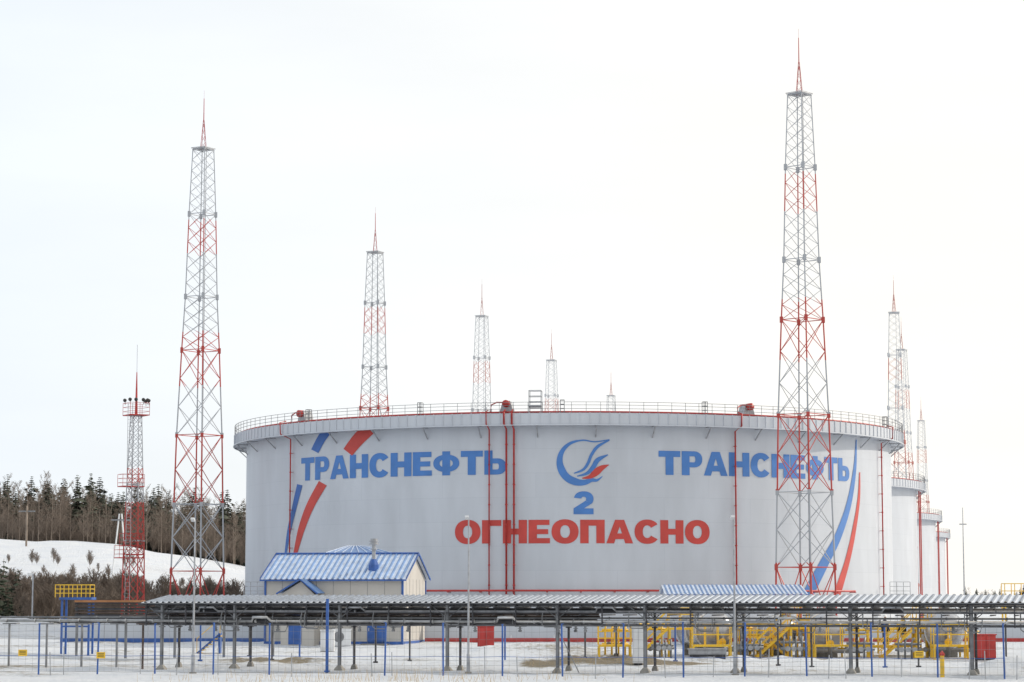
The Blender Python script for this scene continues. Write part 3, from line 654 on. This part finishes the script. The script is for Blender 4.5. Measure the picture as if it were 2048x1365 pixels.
for px,d,w,mt,lab in ((1230,145,1.6,'yellow','yellow pipe manifold on the leftmost small walkway'),(1300,143,1.8,'yellow','yellow pipe manifold left of the first stair'),(1325,139,1.3,'grey','grey pipe manifold at the foot of the first yellow stair'),(1478,143,1.6,'yellow','yellow pipe manifold right of the first vessel'),(1500,139,1.5,'grey','grey pipe manifold before the low deck between the first vessels'),(1520,145,1.6,'yellow','yellow pipe manifold before the second vessel'),(1600,142,1.5,'yellow','yellow pipe manifold by the second stair'),(1585,138,1.4,'grey','grey pipe manifold at the foot of the second high stair'),(1708,143,2.0,'yellow','yellow pipe manifold right of the third vessel'),(1720,138,1.6,'grey','grey pipe manifold between the third vessel and the workers'),(1765,147,2.4,'yellow','yellow pipe manifold behind the two workers'),(1846,141,1.3,'yellow','yellow pipe manifold left of the rightmost vessel'),(1815,138,1.5,'grey','grey pipe manifold before the right worker'),(1935,142,1.3,'yellow','yellow pipe manifold right of the rightmost vessel')):
    x=X(px,d); g=gz(x,d)-.05; r=E('pipe_manifold',(x,d,g),0,lab,'pipework','yellow and grey pipework between the vessels')
    R_=random.Random(int(px)); r.rotation_euler.z=R_.uniform(-.2,.2); m=MB(); h1,h2=R_.uniform(.4,.7),R_.uniform(1.2,1.9)*(1 if mt=='yellow' else .55)
    h2=max(h2,h1+.15)
    m.tube([(-w/2,0,h1),(w/2,0,h1)],.09,8).tube([(-w/2,.12,h2),(w/2,.12,h2)],.075,8)
    n=4
    for k in range(n):
        xx=-w/2+w*(k+.5)/n; m.tube([(xx,.06,-.05),(xx,.06,h2+.05),(xx+.08,.3,h2+.3),(xx+.15,.9,h2+.3)],.06,6)
    m.build('pipe',M[mt],r,True)
    for k in range(n-1):
        xx=-w/2+w*(k+1)/n; MB().tube([(xx,-.05,h1),(xx,-.3,h1)],.05,6).tube([(xx,-.3,h1),(xx,-.34,h1)],.15,10).build('valve',M['grey'] if mt=='yellow' else M['lightgrey'],r)
# people
def person(px,d,zfl,rz,lab,jk,hat):
    x=X(px,d); r=E('person',(x,d+.6,zfl),rz,lab,'person')
    bm=bmesh.new(); sk=bm.verts.layers.skin.verify()
    def V_(p,rad,par=None):
        v=bm.verts.new(p); v[sk].radius=(rad,rad*.85)
        if par: bm.edges.new((par,v))
        return v
    pel=V_((0,0,.95),.15); pel[sk].use_root=True; ch=V_((0,0,1.28),.17,pel); nk=V_((0,0,1.46),.065,ch); h1=V_((0,-.01,1.56),.085,nk); h2=V_((0,-.01,1.69),.085,h1)
    V_((0,-.12,1.6),.018,h1)
    for s in (-1,1):
        shd=V_((s*.19,0,1.38),.075,ch); el=V_((s*.26,.02,1.1),.055,shd); wr=V_((s*.24,-.12,.88),.04,el); hd=V_((s*.235,-.15,.83),.035,wr)
        for k in range(4): f=V_((s*(.22+.014*k),-.17,.77),.009,hd); V_((s*(.22+.014*k),-.18,.73+.005*abs(k-1)),.008,f)
        V_((s*.2,-.18,.82),.011,hd)
        hp=V_((s*.1,0,.88),.105,pel); kn=V_((s*.12,-.02,.5),.075,hp); an=V_((s*.13,.02,.1),.055,kn); V_((s*.14,-.14,.045),.045,an)
    me=bpy.data.meshes.new('body'); bm.to_mesh(me); bm.free()
    bo=bpy.data.objects.new('body',me); C.objects.link(bo); bo.parent=r
    mm=mat('clothed_body_'+str(px),jk,.8,0,.2,6); nt=mm.node_tree; N=nt.nodes
    tc=N.new('ShaderNodeTexCoord'); sx_=N.new('ShaderNodeSeparateXYZ'); nt.links.new(tc.outputs['Object'],sx_.inputs[0])
    cr=N.new('ShaderNodeValToRGB'); cr.color_ramp.interpolation='CONSTANT'; dv=N.new('ShaderNodeMath'); dv.operation='DIVIDE'; dv.inputs[1].default_value=2
    e=cr.color_ramp.elements; e[0].color=(.03,.03,.03,1); e[1].position=.06; e[1].color=(.03,.035,.05,1)
    for p_,c_ in ((.45,jk+(1,)),(.745,(.5,.3,.22,1))): k=e.new(p_); k.color=c_
    nt.links.new(sx_.outputs[2],dv.inputs[0]); nt.links.new(dv.outputs[0],cr.inputs[0]); nt.links.new(cr.outputs[0],N['Principled BSDF'].inputs['Base Color'])
    me.materials.append(mm); bo.modifiers.new('skin','SKIN'); ss=bo.modifiers.new('sub','SUBSURF'); ss.levels=1; ss.render_levels=1
    h=MB().lathe([(.13,1.66),(.115,1.66),(.11,1.72),(.08,1.79),(.01,1.81)],n=16); h.build('helmet',hat,r,True)
    MB().lathe([(.19,1.0),(.2,.85),(.21,.8),(.215,.8),(.2,1.1),(.205,1.3)],n=16).build('jacket_hem',mm,r,True)
fz=Z(1291,143)
person(1772,143,fz,.5,'worker in dark jacket standing on the yellow deck, the left one of two',(.03,.04,.08),M['white'])
person(1808,143,fz,-.9,'worker in dark clothes turned sideways on the yellow deck, the right one of two',(.025,.03,.04),M['darkgrey'])
def cab(px0,px1,py0,d,m,lab,nm='fire_cabinet',cat='cabinet'):
    a,b_=X(px0,d),X(px1,d); w=b_-a; g=gz(a+w/2,d); h=Z(py0,d)-g; r=E(nm,(a,d,g),0,lab,cat)
    MB().box((0,0,.12),(w,.7,h)).box((-.05,-.05,h+.003),(w+.05,.75,h+.07)).build('housing',m,r)
    for k in (0,1): MB().box((.04+k*w/2,-.035,.18),(w/2-.03+k*w/2,-.004,h-.06)).build('door',m,r)
    MB().box((.05,.05,-.2),(w-.05,.65,.117)).build('base',M['darkgrey'],r)
cab(955,988,1254,155,M['red'],'red metal cabinet right of the beige building')
cab(1950,1990,1271,136,M['red'],'red metal cabinet at the right, beyond the last vessel')
cab(1266,1286,1256,127,M['white'],'narrow white cabinet behind the rack near its middle','electrical_cabinet')
cab(1378,1452,1300,134,M['lightgrey'],'low wide grey box on the snow in front of the first vessel','junction_box','box')
x=X(1882,110.5); g=gz(x,110.5); r=E('pipeline_marker',(x,110.5,g),math.radians(5),'yellow marker post with a red cap in the snow at lower right','marker post')
MB().tube([(0,0,-.1),(0,0,1.0)],.1,8).build('post',M['yellow'],r); MB().tube([(0,0,1.0),(0,0,1.08),(0,0,1.22)],[.13,.13,.02],8).build('cap',M['red'],r)
# ---------------- fence
fa=Vector((X(-60,115.5),115.5,0)); fb=Vector((X(2120,108.5),108.5,0))
def fp(px):
    k=(px-1024)/F/1.006; dd=fb-fa; t=(k*fa.y-fa.x)/(dd.x-k*dd.y); return fa+dd*t
fe=E('wire_fence',(0,0,0),0,'wire fence on tall blue posts along the front of the site','fence')
pxs=[-38,80,197,312,428,540,770,887,1005,1125,1245,1366,1488,1612,1742,1873,2006]
for px in pxs:
    q=fp(px); g=gz(q.x,q.y); h=2.42+random.uniform(-.06,.06); MB().tube([(q.x,q.y,g-.2),(q.x+random.uniform(-.05,.05),q.y,h)],.042,6).tube([(q.x,q.y,h),(q.x,q.y,h+.03)],.055,6).build('post',M['bluepost'],fe)
for z,r_,mm in ((.9,.016,M['bluepost']),(.15,.012,M['grey']),(.5,.007,M['grey']),(1.3,.007,M['grey']),(1.7,.007,M['grey']),(2.05,.007,M['grey']),(2.35,.011,M['grey'])):
    m=MB()
    for a_,b_ in zip(pxs,pxs[1:]):
        p,q=fp(a_),fp(b_); m.tube([p+Vector((0,0,z)),(p+q)/2+Vector((0,0,z-.03)),q+Vector((0,0,z))],r_,4)
    m.build('rail' if r_>.014 else 'wire',mm,fe)
m=MB(); dd=(fb-fa); n=int(dd.length/.35)
for i in range(n):
    p=fa+dd*i/n; m.tube([p+Vector((0,0,.15)),p+Vector((0,0,2.3))],.004,3,cap=False)
m.build('mesh_panel',M['grey'],fe)
fe2=E('stake_fence',(0,0,0),0,'low fence of thin grey stakes in front of the blue posts','fence')
for px in (104,130,283,355,438,585,745,785,970,1035,1190,1330,1425,1535,1655,1690,1800,1935,1968,2030):
    p=fp(px)-Vector((0,1.2,0)); p.x=X(px,p.y); g=gz(p.x,p.y); MB().tube([(p.x,p.y,g-.1),(p.x+random.uniform(-.06,.06),p.y,g+random.uniform(.9,1.4))],.024,5).build('stake',M['lightgrey'],fe2)
m=MB(); ps=[fp(px)-Vector((0,1.2,-.75)) for px in range(-60,2121,60)]; m.tube([p+Vector((0,0,random.uniform(-.04,.04))) for p in ps],.008,4); m.build('wire',M['grey'],fe2)
for px,py,lab in ((48,1306,'yellow warning plate on the fence at the left edge'),(204,1311,'yellow warning plate with faint text lines on the second blue post'),(1836,1309,'yellow warning plate on the fence near the right end')):
    q=fp(px); z=P(px,py,q.y).z; r=E('warning_sign',(q.x,q.y-.07,z),0,lab,'sign'); MB().box((-.21,0,-.15),(.21,.015,.15)).build('plate',M['yellow'],r)
    for k in range(3): MB().box((-.15,-.006,.06-k*.07),(.15,-.003,.085-k*.07)).build('text_line',M['black'],r)
x=X(655,119); tag(MB().tube([(x,119,-.1),(x,119,Z(1198,119))],.08,8).box((x-.14,118.86,0),(x+.14,119.14,.06)).build('blue_pole',M['bluepost']),'thick blue pole as tall as the rack, in front of the beige building','pole')
for px,py,d,s,lab in ((388,1045,118,-1,'pale street lamp in front of the tall left mast'),(937,1041,116,-1,'pale street lamp standing before the first letter of the red word'),(1469,1041,113.5,-1,'pale street lamp in front of the right half of the tank')):
    x=X(px,d); g=gz(x,d); H_=Z(py,d)-g; r=E('street_lamp',(x,d,g),0,lab,'street lamp')
    MB().tube([(0,0,-.1),(0,0,.9),(0,0,.95),(0,0,H_)],[.1,.09,.06,.035],8).build('pole',M['lightgrey'],r)
    MB().tube([(0,0,H_),(s*.06,-.1,H_+.05)],.03,6).build('arm',M['lightgrey'],r)
    MB().box((-.09,-.4,-.05),(.09,.0,.04),0,Matrix.Translation((s*.08,-.05,H_+.06))@Matrix.Rotation(-.3,4,'X')).build('lamp_head',M['white'],r)
    MB().box((-.16,-.16,-.1),(.16,.16,.07)).build('base_plate',M['concrete'],r)
for px,py,d,lab in ((65,1148,215,'small distant lamp post near the left edge by the snow bank'),):
    x=X(px,d); g=gz(x,d); h=Z(py,d)-g; r=E('street_lamp',(x,d,g),0,lab,'street lamp'); MB().tube([(0,0,0),(0,0,h)],.07,6).build('pole',M['lightgrey'],r); MB().box((-.5,-.1,h-.06),(0,.1,h+.06)).build('lamp_head',M['white'],r)
x=X(1929,600); h=Z(1022,600); r=E('lamp_mast',(x,600,.8),0,'tall thin distant mast at the right, beyond the last tank','lamp mast')
MB().tube([(0,0,0),(0,0,h)],[.22,.09],6).build('pole',M['lightgrey'],r); MB().box((-.9,-.1,h-4.3),(.9,.1,h-4.0)).build('crossarm',M['lightgrey'],r)
for px,py,d,lab in ((50,1012,470,'tall power pole before the wood near the left edge'),(238,1028,420,'pale twin-legged power pole beside the floodlight mast')):
    x=X(px,d); g=gz(x,d); h=Z(py,d)-g; r=E('power_pole',(x,d,g),0,lab,'power pole')
    if px==50: MB().tube([(0,0,-1),(0,0,h)],.2,6).build('pole',M['palebark'],r)
    else: MB().tube([(-1.4,0,-1),(-.2,0,h)],.13,6).tube([(1.4,0,-1),(.2,0,h)],.13,6).build('pole',M['white'],r)
    MB().box((-1.6,-.12,h-1.2),(1.6,.12,h-.95)).build('crossarm',M['grey'],r)
# ---------------- trees
def conifer(h,seed,wd=.2):
    R=random.Random(seed); t=MB().tube([(0,0,-.5),(0,0,h*.97)],[h*.013,.02],5); c=MB(); n=int(h*2.1)
    for k in range(n):
        f=k/n; z=h*(.1+.9*f); rad=h*(wd*(1-f)**.7+.014)*R.uniform(.65,1.2); nb=9 if f<.7 else 6
        for j in range(nb):
            if R.random()<.1: continue
            a=R.uniform(0,6.28); rr=rad*R.uniform(.5,1.15); w=rr*.36+.1; ca,sa=math.cos(a),math.sin(a); dz=-rr*R.uniform(.2,.6)
            tip=Vector((ca*rr,sa*rr,z+dz)); mid=Vector((ca*rr*.5,sa*rr*.5,z+dz*.3)); sd=Vector((-sa,ca,0))*w
            c.q([(0,0,z),mid+sd+Vector((0,0,-.12*rr)),tip,mid-sd+Vector((0,0,-.2*rr))])
            if R.random()<.6: c.q([mid+sd*.4,tip,mid+Vector((0,0,-.35*rr-.1))])
    return t,c
def bare(h,seed,up=.7,dens=1.0,tr=.008):
    R=random.Random(seed); t=MB(); c=MB(); bend=R.uniform(-.03,.03)*h
    t.tube([(0,0,-.5),(bend*.4,0,h*.45),(bend,bend*.3,h*.96)],[h*tr,h*tr*.7,.02],5)
    for k in range(int(36*dens)):
        f=R.uniform(.12,.96); z=h*f; a=R.uniform(0,6.28); l=h*.2*(1.15-f)*R.uniform(.6,1.3)+.4; ca,sa=math.cos(a),math.sin(a)
        b0=Vector((bend*f,0,z)); p1=b0+Vector((ca*l*.6,sa*l*.6,l*up*.6)); p2=p1+Vector((ca*l*.35,sa*l*.35,l*up*.9))
        c.tube([b0,p1,p2],[.045,.03,.012],3,cap=False)
        for j in range(8):
            q=b0.lerp(p2,R.uniform(.3,1)); v=Vector((R.uniform(-1,1),R.uniform(-1,1),R.uniform(.3,1.2)))*l*.38
            c.tube([q,q+v],[.028,.011],3,cap=False)
    return t,c
TC_=[conifer(15,1),conifer(12,2,.23),conifer(17,3)]; TB=[bare(14,4),bare(12,5,.9),bare(15,6,.8)]
ft_=MB()
for i in range(1050):
    y=512+abs(random.gauss(0,1))*75; x=random.uniform(-150,-26)*y/560; z=gz(x,y); k=random.random()
    s=random.uniform(.55,1.05); Mx=Matrix.Translation((x,y,z))@Matrix.Rotation(random.uniform(0,6.28),4,'Z')@Matrix.Diagonal((s*1.1,s*1.1,s*random.uniform(.9,1.1),1))
    if k<(.62 if y>545 else .34): t,c=random.choice(TC_); ft_.add(t,Mx,0); ft_.add(c,Mx,1 if random.random()<.6 else 2)
    else: t,c=random.choice(TB); ft_.add(t,Mx,0 if random.random()<.75 else 3); ft_.add(c,Mx,4)
us=bare(5,77,1.1,1.2,.006)
for i in range(330):
    y=random.uniform(505,530); x=random.uniform(-1040,-520)*y/F; s=random.uniform(.5,1.1)
    ft_.add(us[1],Matrix.Translation((x,y,gz(x,y)))@Matrix.Rotation(i,4,'Z')@Matrix.Scale(s,4),4)
tag(ft_.build('forest',[M['bark'],M['con1'],M['con2'],M['palebark'],M['twig']]),'dense mixed wood of dark conifers and bare trees on the hill at left','forest',None,'stuff')
rt=MB()
for i in range(260):
    y=random.uniform(1000,1250); x=random.uniform(205,330); s=random.uniform(.4,.7); Mx=Matrix.Translation((x,y,.6))@Matrix.Rotation(random.uniform(0,6.28),4,'Z')@Matrix.Scale(s,4)
    k=random.random(); t,c=random.choice(TC_) if k<.4 else random.choice(TB); rt.add(t,Mx,0); rt.add(c,Mx,1 if k<.4 else 2)
tag(rt.build('forest',[M['palebark'],M['con1'],M['palebark']]),'low distant tree line on the horizon at right','forest',None,'stuff')
def tree_obj(t,c,name,tm,cm,lab,cat,grp):
    r=E(name,(0,0,0),0,lab,cat,grp); t.build('trunk',tm,r); c.build('crown',cm,r); return r
protos=[tree_obj(*TB[i],'bare_tree',M['palebark'],M['twig'],'bare leafless tree at the front edge of the hill wood','tree','bare trees at the front edge of the wood') for i in range(3)]
used=set()
for i in range(60):
    y=random.uniform(488,514); x=(-1024+i*9.3+random.uniform(-5,5))*y/F; s=random.uniform(.5,.95); k=i%3; loc=(x,y,gz(x,y)-.2)
    if k not in used: used.add(k); o=protos[k]; o.location=loc; o.scale=(s,)*3
    else: dup(protos[k],loc,random.uniform(0,6.28),'bare leafless tree at the front edge of the hill wood','bare trees at the front edge of the wood',(s,)*3)
cp_=[tree_obj(*conifer(7,20+i,.24),'conifer_tree',M['bark'],M['con3'],'dark green conifer at the left edge in front of the snowy slope','tree','conifers at the left edge') for i in range(2)]
for i,(px,d,s) in enumerate(((-6,240,1.0),(34,246,.9),(16,238,.68),(62,262,.55),(90,270,.62),(-22,236,1.1),(6,250,1.05),(118,285,.5),(26,256,.95),(46,236,.5))):
    x=X(px,d); loc=(x,d,gz(x,d)-.1)
    if i<2: cp_[i].location=loc; cp_[i].scale=(s,)*3
    else: dup(cp_[i%2],loc,i*1.3,'dark green conifer at the left edge in front of the snowy slope','conifers at the left edge',(s,)*3)
sp_=[tree_obj(*bare(5,30+i,1.1,2.0,.008),'bare_shrub',M['bark'],M['twig'],'bare brown shrub in the thicket below the snowy slope','shrub','bare shrubs below the snowy slope') for i in range(3)]
for i in range(290):
    d=random.uniform(235,350) if i%5 else random.uniform(350,440); px=random.uniform(-30,500); 
    x=X(px,d); loc=(x,d,gz(x,d)-.1); s=random.uniform(.5,1.15)*(1.0 if px<360 else .8)*(1 if i%5 else .5)
    if i<3: sp_[i].location=loc; sp_[i].scale=(s,)*3
    else: dup(sp_[i%3],loc,random.uniform(0,6),'bare brown shrub in the thicket below the snowy slope','bare shrubs below the snowy slope',(s,)*3)
m=MB()
for i in range(420):
    if i<300: y=random.uniform(102,109); x=random.gauss(-6,5)
    else: y=random.uniform(126,131); x=random.gauss(5,4)
    z=gz(x,y); h=random.uniform(.12,.55) if i<300 else random.uniform(.05,.25); m.tube([(x,y,z-.02),(x+random.uniform(-.12,.12),y,z+h)],[.008,.003],3,cap=False)
tag(m.build('dry_grass',M['straw']),'sparse dry grass stalks sticking out of the snow','grass',None,'stuff')
# ---------------- world, sun, camera
sun_az=math.radians(66); sun_el=math.radians(26)
w=bpy.data.worlds.new("World"); scene.world=w; w.use_nodes=True; nt=w.node_tree; N=nt.nodes; L=nt.links; bg=N['Background']; bg.inputs[1].default_value=.1
sk=N.new('ShaderNodeTexSky'); sk.sky_type='NISHITA'; sk.sun_disc=False; sk.sun_elevation=sun_el; sk.sun_rotation=sun_az; sk.air_density=1.0; sk.dust_density=2
tc=N.new('ShaderNodeTexCoord'); mp=N.new('ShaderNodeMapping'); mp.inputs['Scale'].default_value=(1,1,5); no=N.new('ShaderNodeTexNoise'); no.inputs['Scale'].default_value=3; no.inputs['Detail'].default_value=5
L.new(tc.outputs['Generated'],mp.inputs[0]); L.new(mp.outputs[0],no.inputs['Vector'])
r=N.new('ShaderNodeMapRange'); r.inputs[1].default_value=.35; r.inputs[2].default_value=.65; r.inputs[3].default_value=.88; r.inputs[4].default_value=.98; L.new(no.outputs[0],r.inputs[0])
sx=N.new('ShaderNodeSeparateXYZ'); L.new(tc.outputs['Generated'],sx.inputs[0])
gx=N.new('ShaderNodeMapRange'); gx.inputs[1].default_value=-.25; gx.inputs[2].default_value=.16; L.new(sx.outputs[0],gx.inputs[0])
cc=N.new('ShaderNodeMix'); cc.data_type='RGBA'; cc.inputs[6].default_value=(9.3,10.0,10.7,1); cc.inputs[7].default_value=(11.3,11.0,10.4,1); L.new(gx.outputs[0],cc.inputs[0])
mx=N.new('ShaderNodeMix'); mx.data_type='RGBA'; L.new(cc.outputs[2],mx.inputs[7]); L.new(r.outputs[0],mx.inputs[0]); L.new(sk.outputs[0],mx.inputs[6]); L.new(mx.outputs[2],bg.inputs[0])
sl_=bpy.data.lights.new('sun','SUN'); sl_.energy=3.0; sl_.angle=math.radians(.6); sl_.color=(1,.91,.78); so=bpy.data.objects.new('sun',sl_); C.objects.link(so)
dirv=Vector((math.sin(sun_az)*math.cos(sun_el),math.cos(sun_az)*math.cos(sun_el),math.sin(sun_el)))
so.rotation_euler=dirv.to_track_quat('Z','Y').to_euler()
cd=bpy.data.cameras.new('camera'); cd.lens=F/2048*36; cd.sensor_width=36; cd.clip_end=20000; cd.clip_start=.5
co=bpy.data.objects.new('camera',cd); C.objects.link(co); co.location=(0,0,CZ); co.rotation_euler=(math.pi/2+PIT,0,0); scene.camera=co
scene.view_settings.view_transform='Standard'; scene.view_settings.look='None'; scene.view_settings.exposure=0
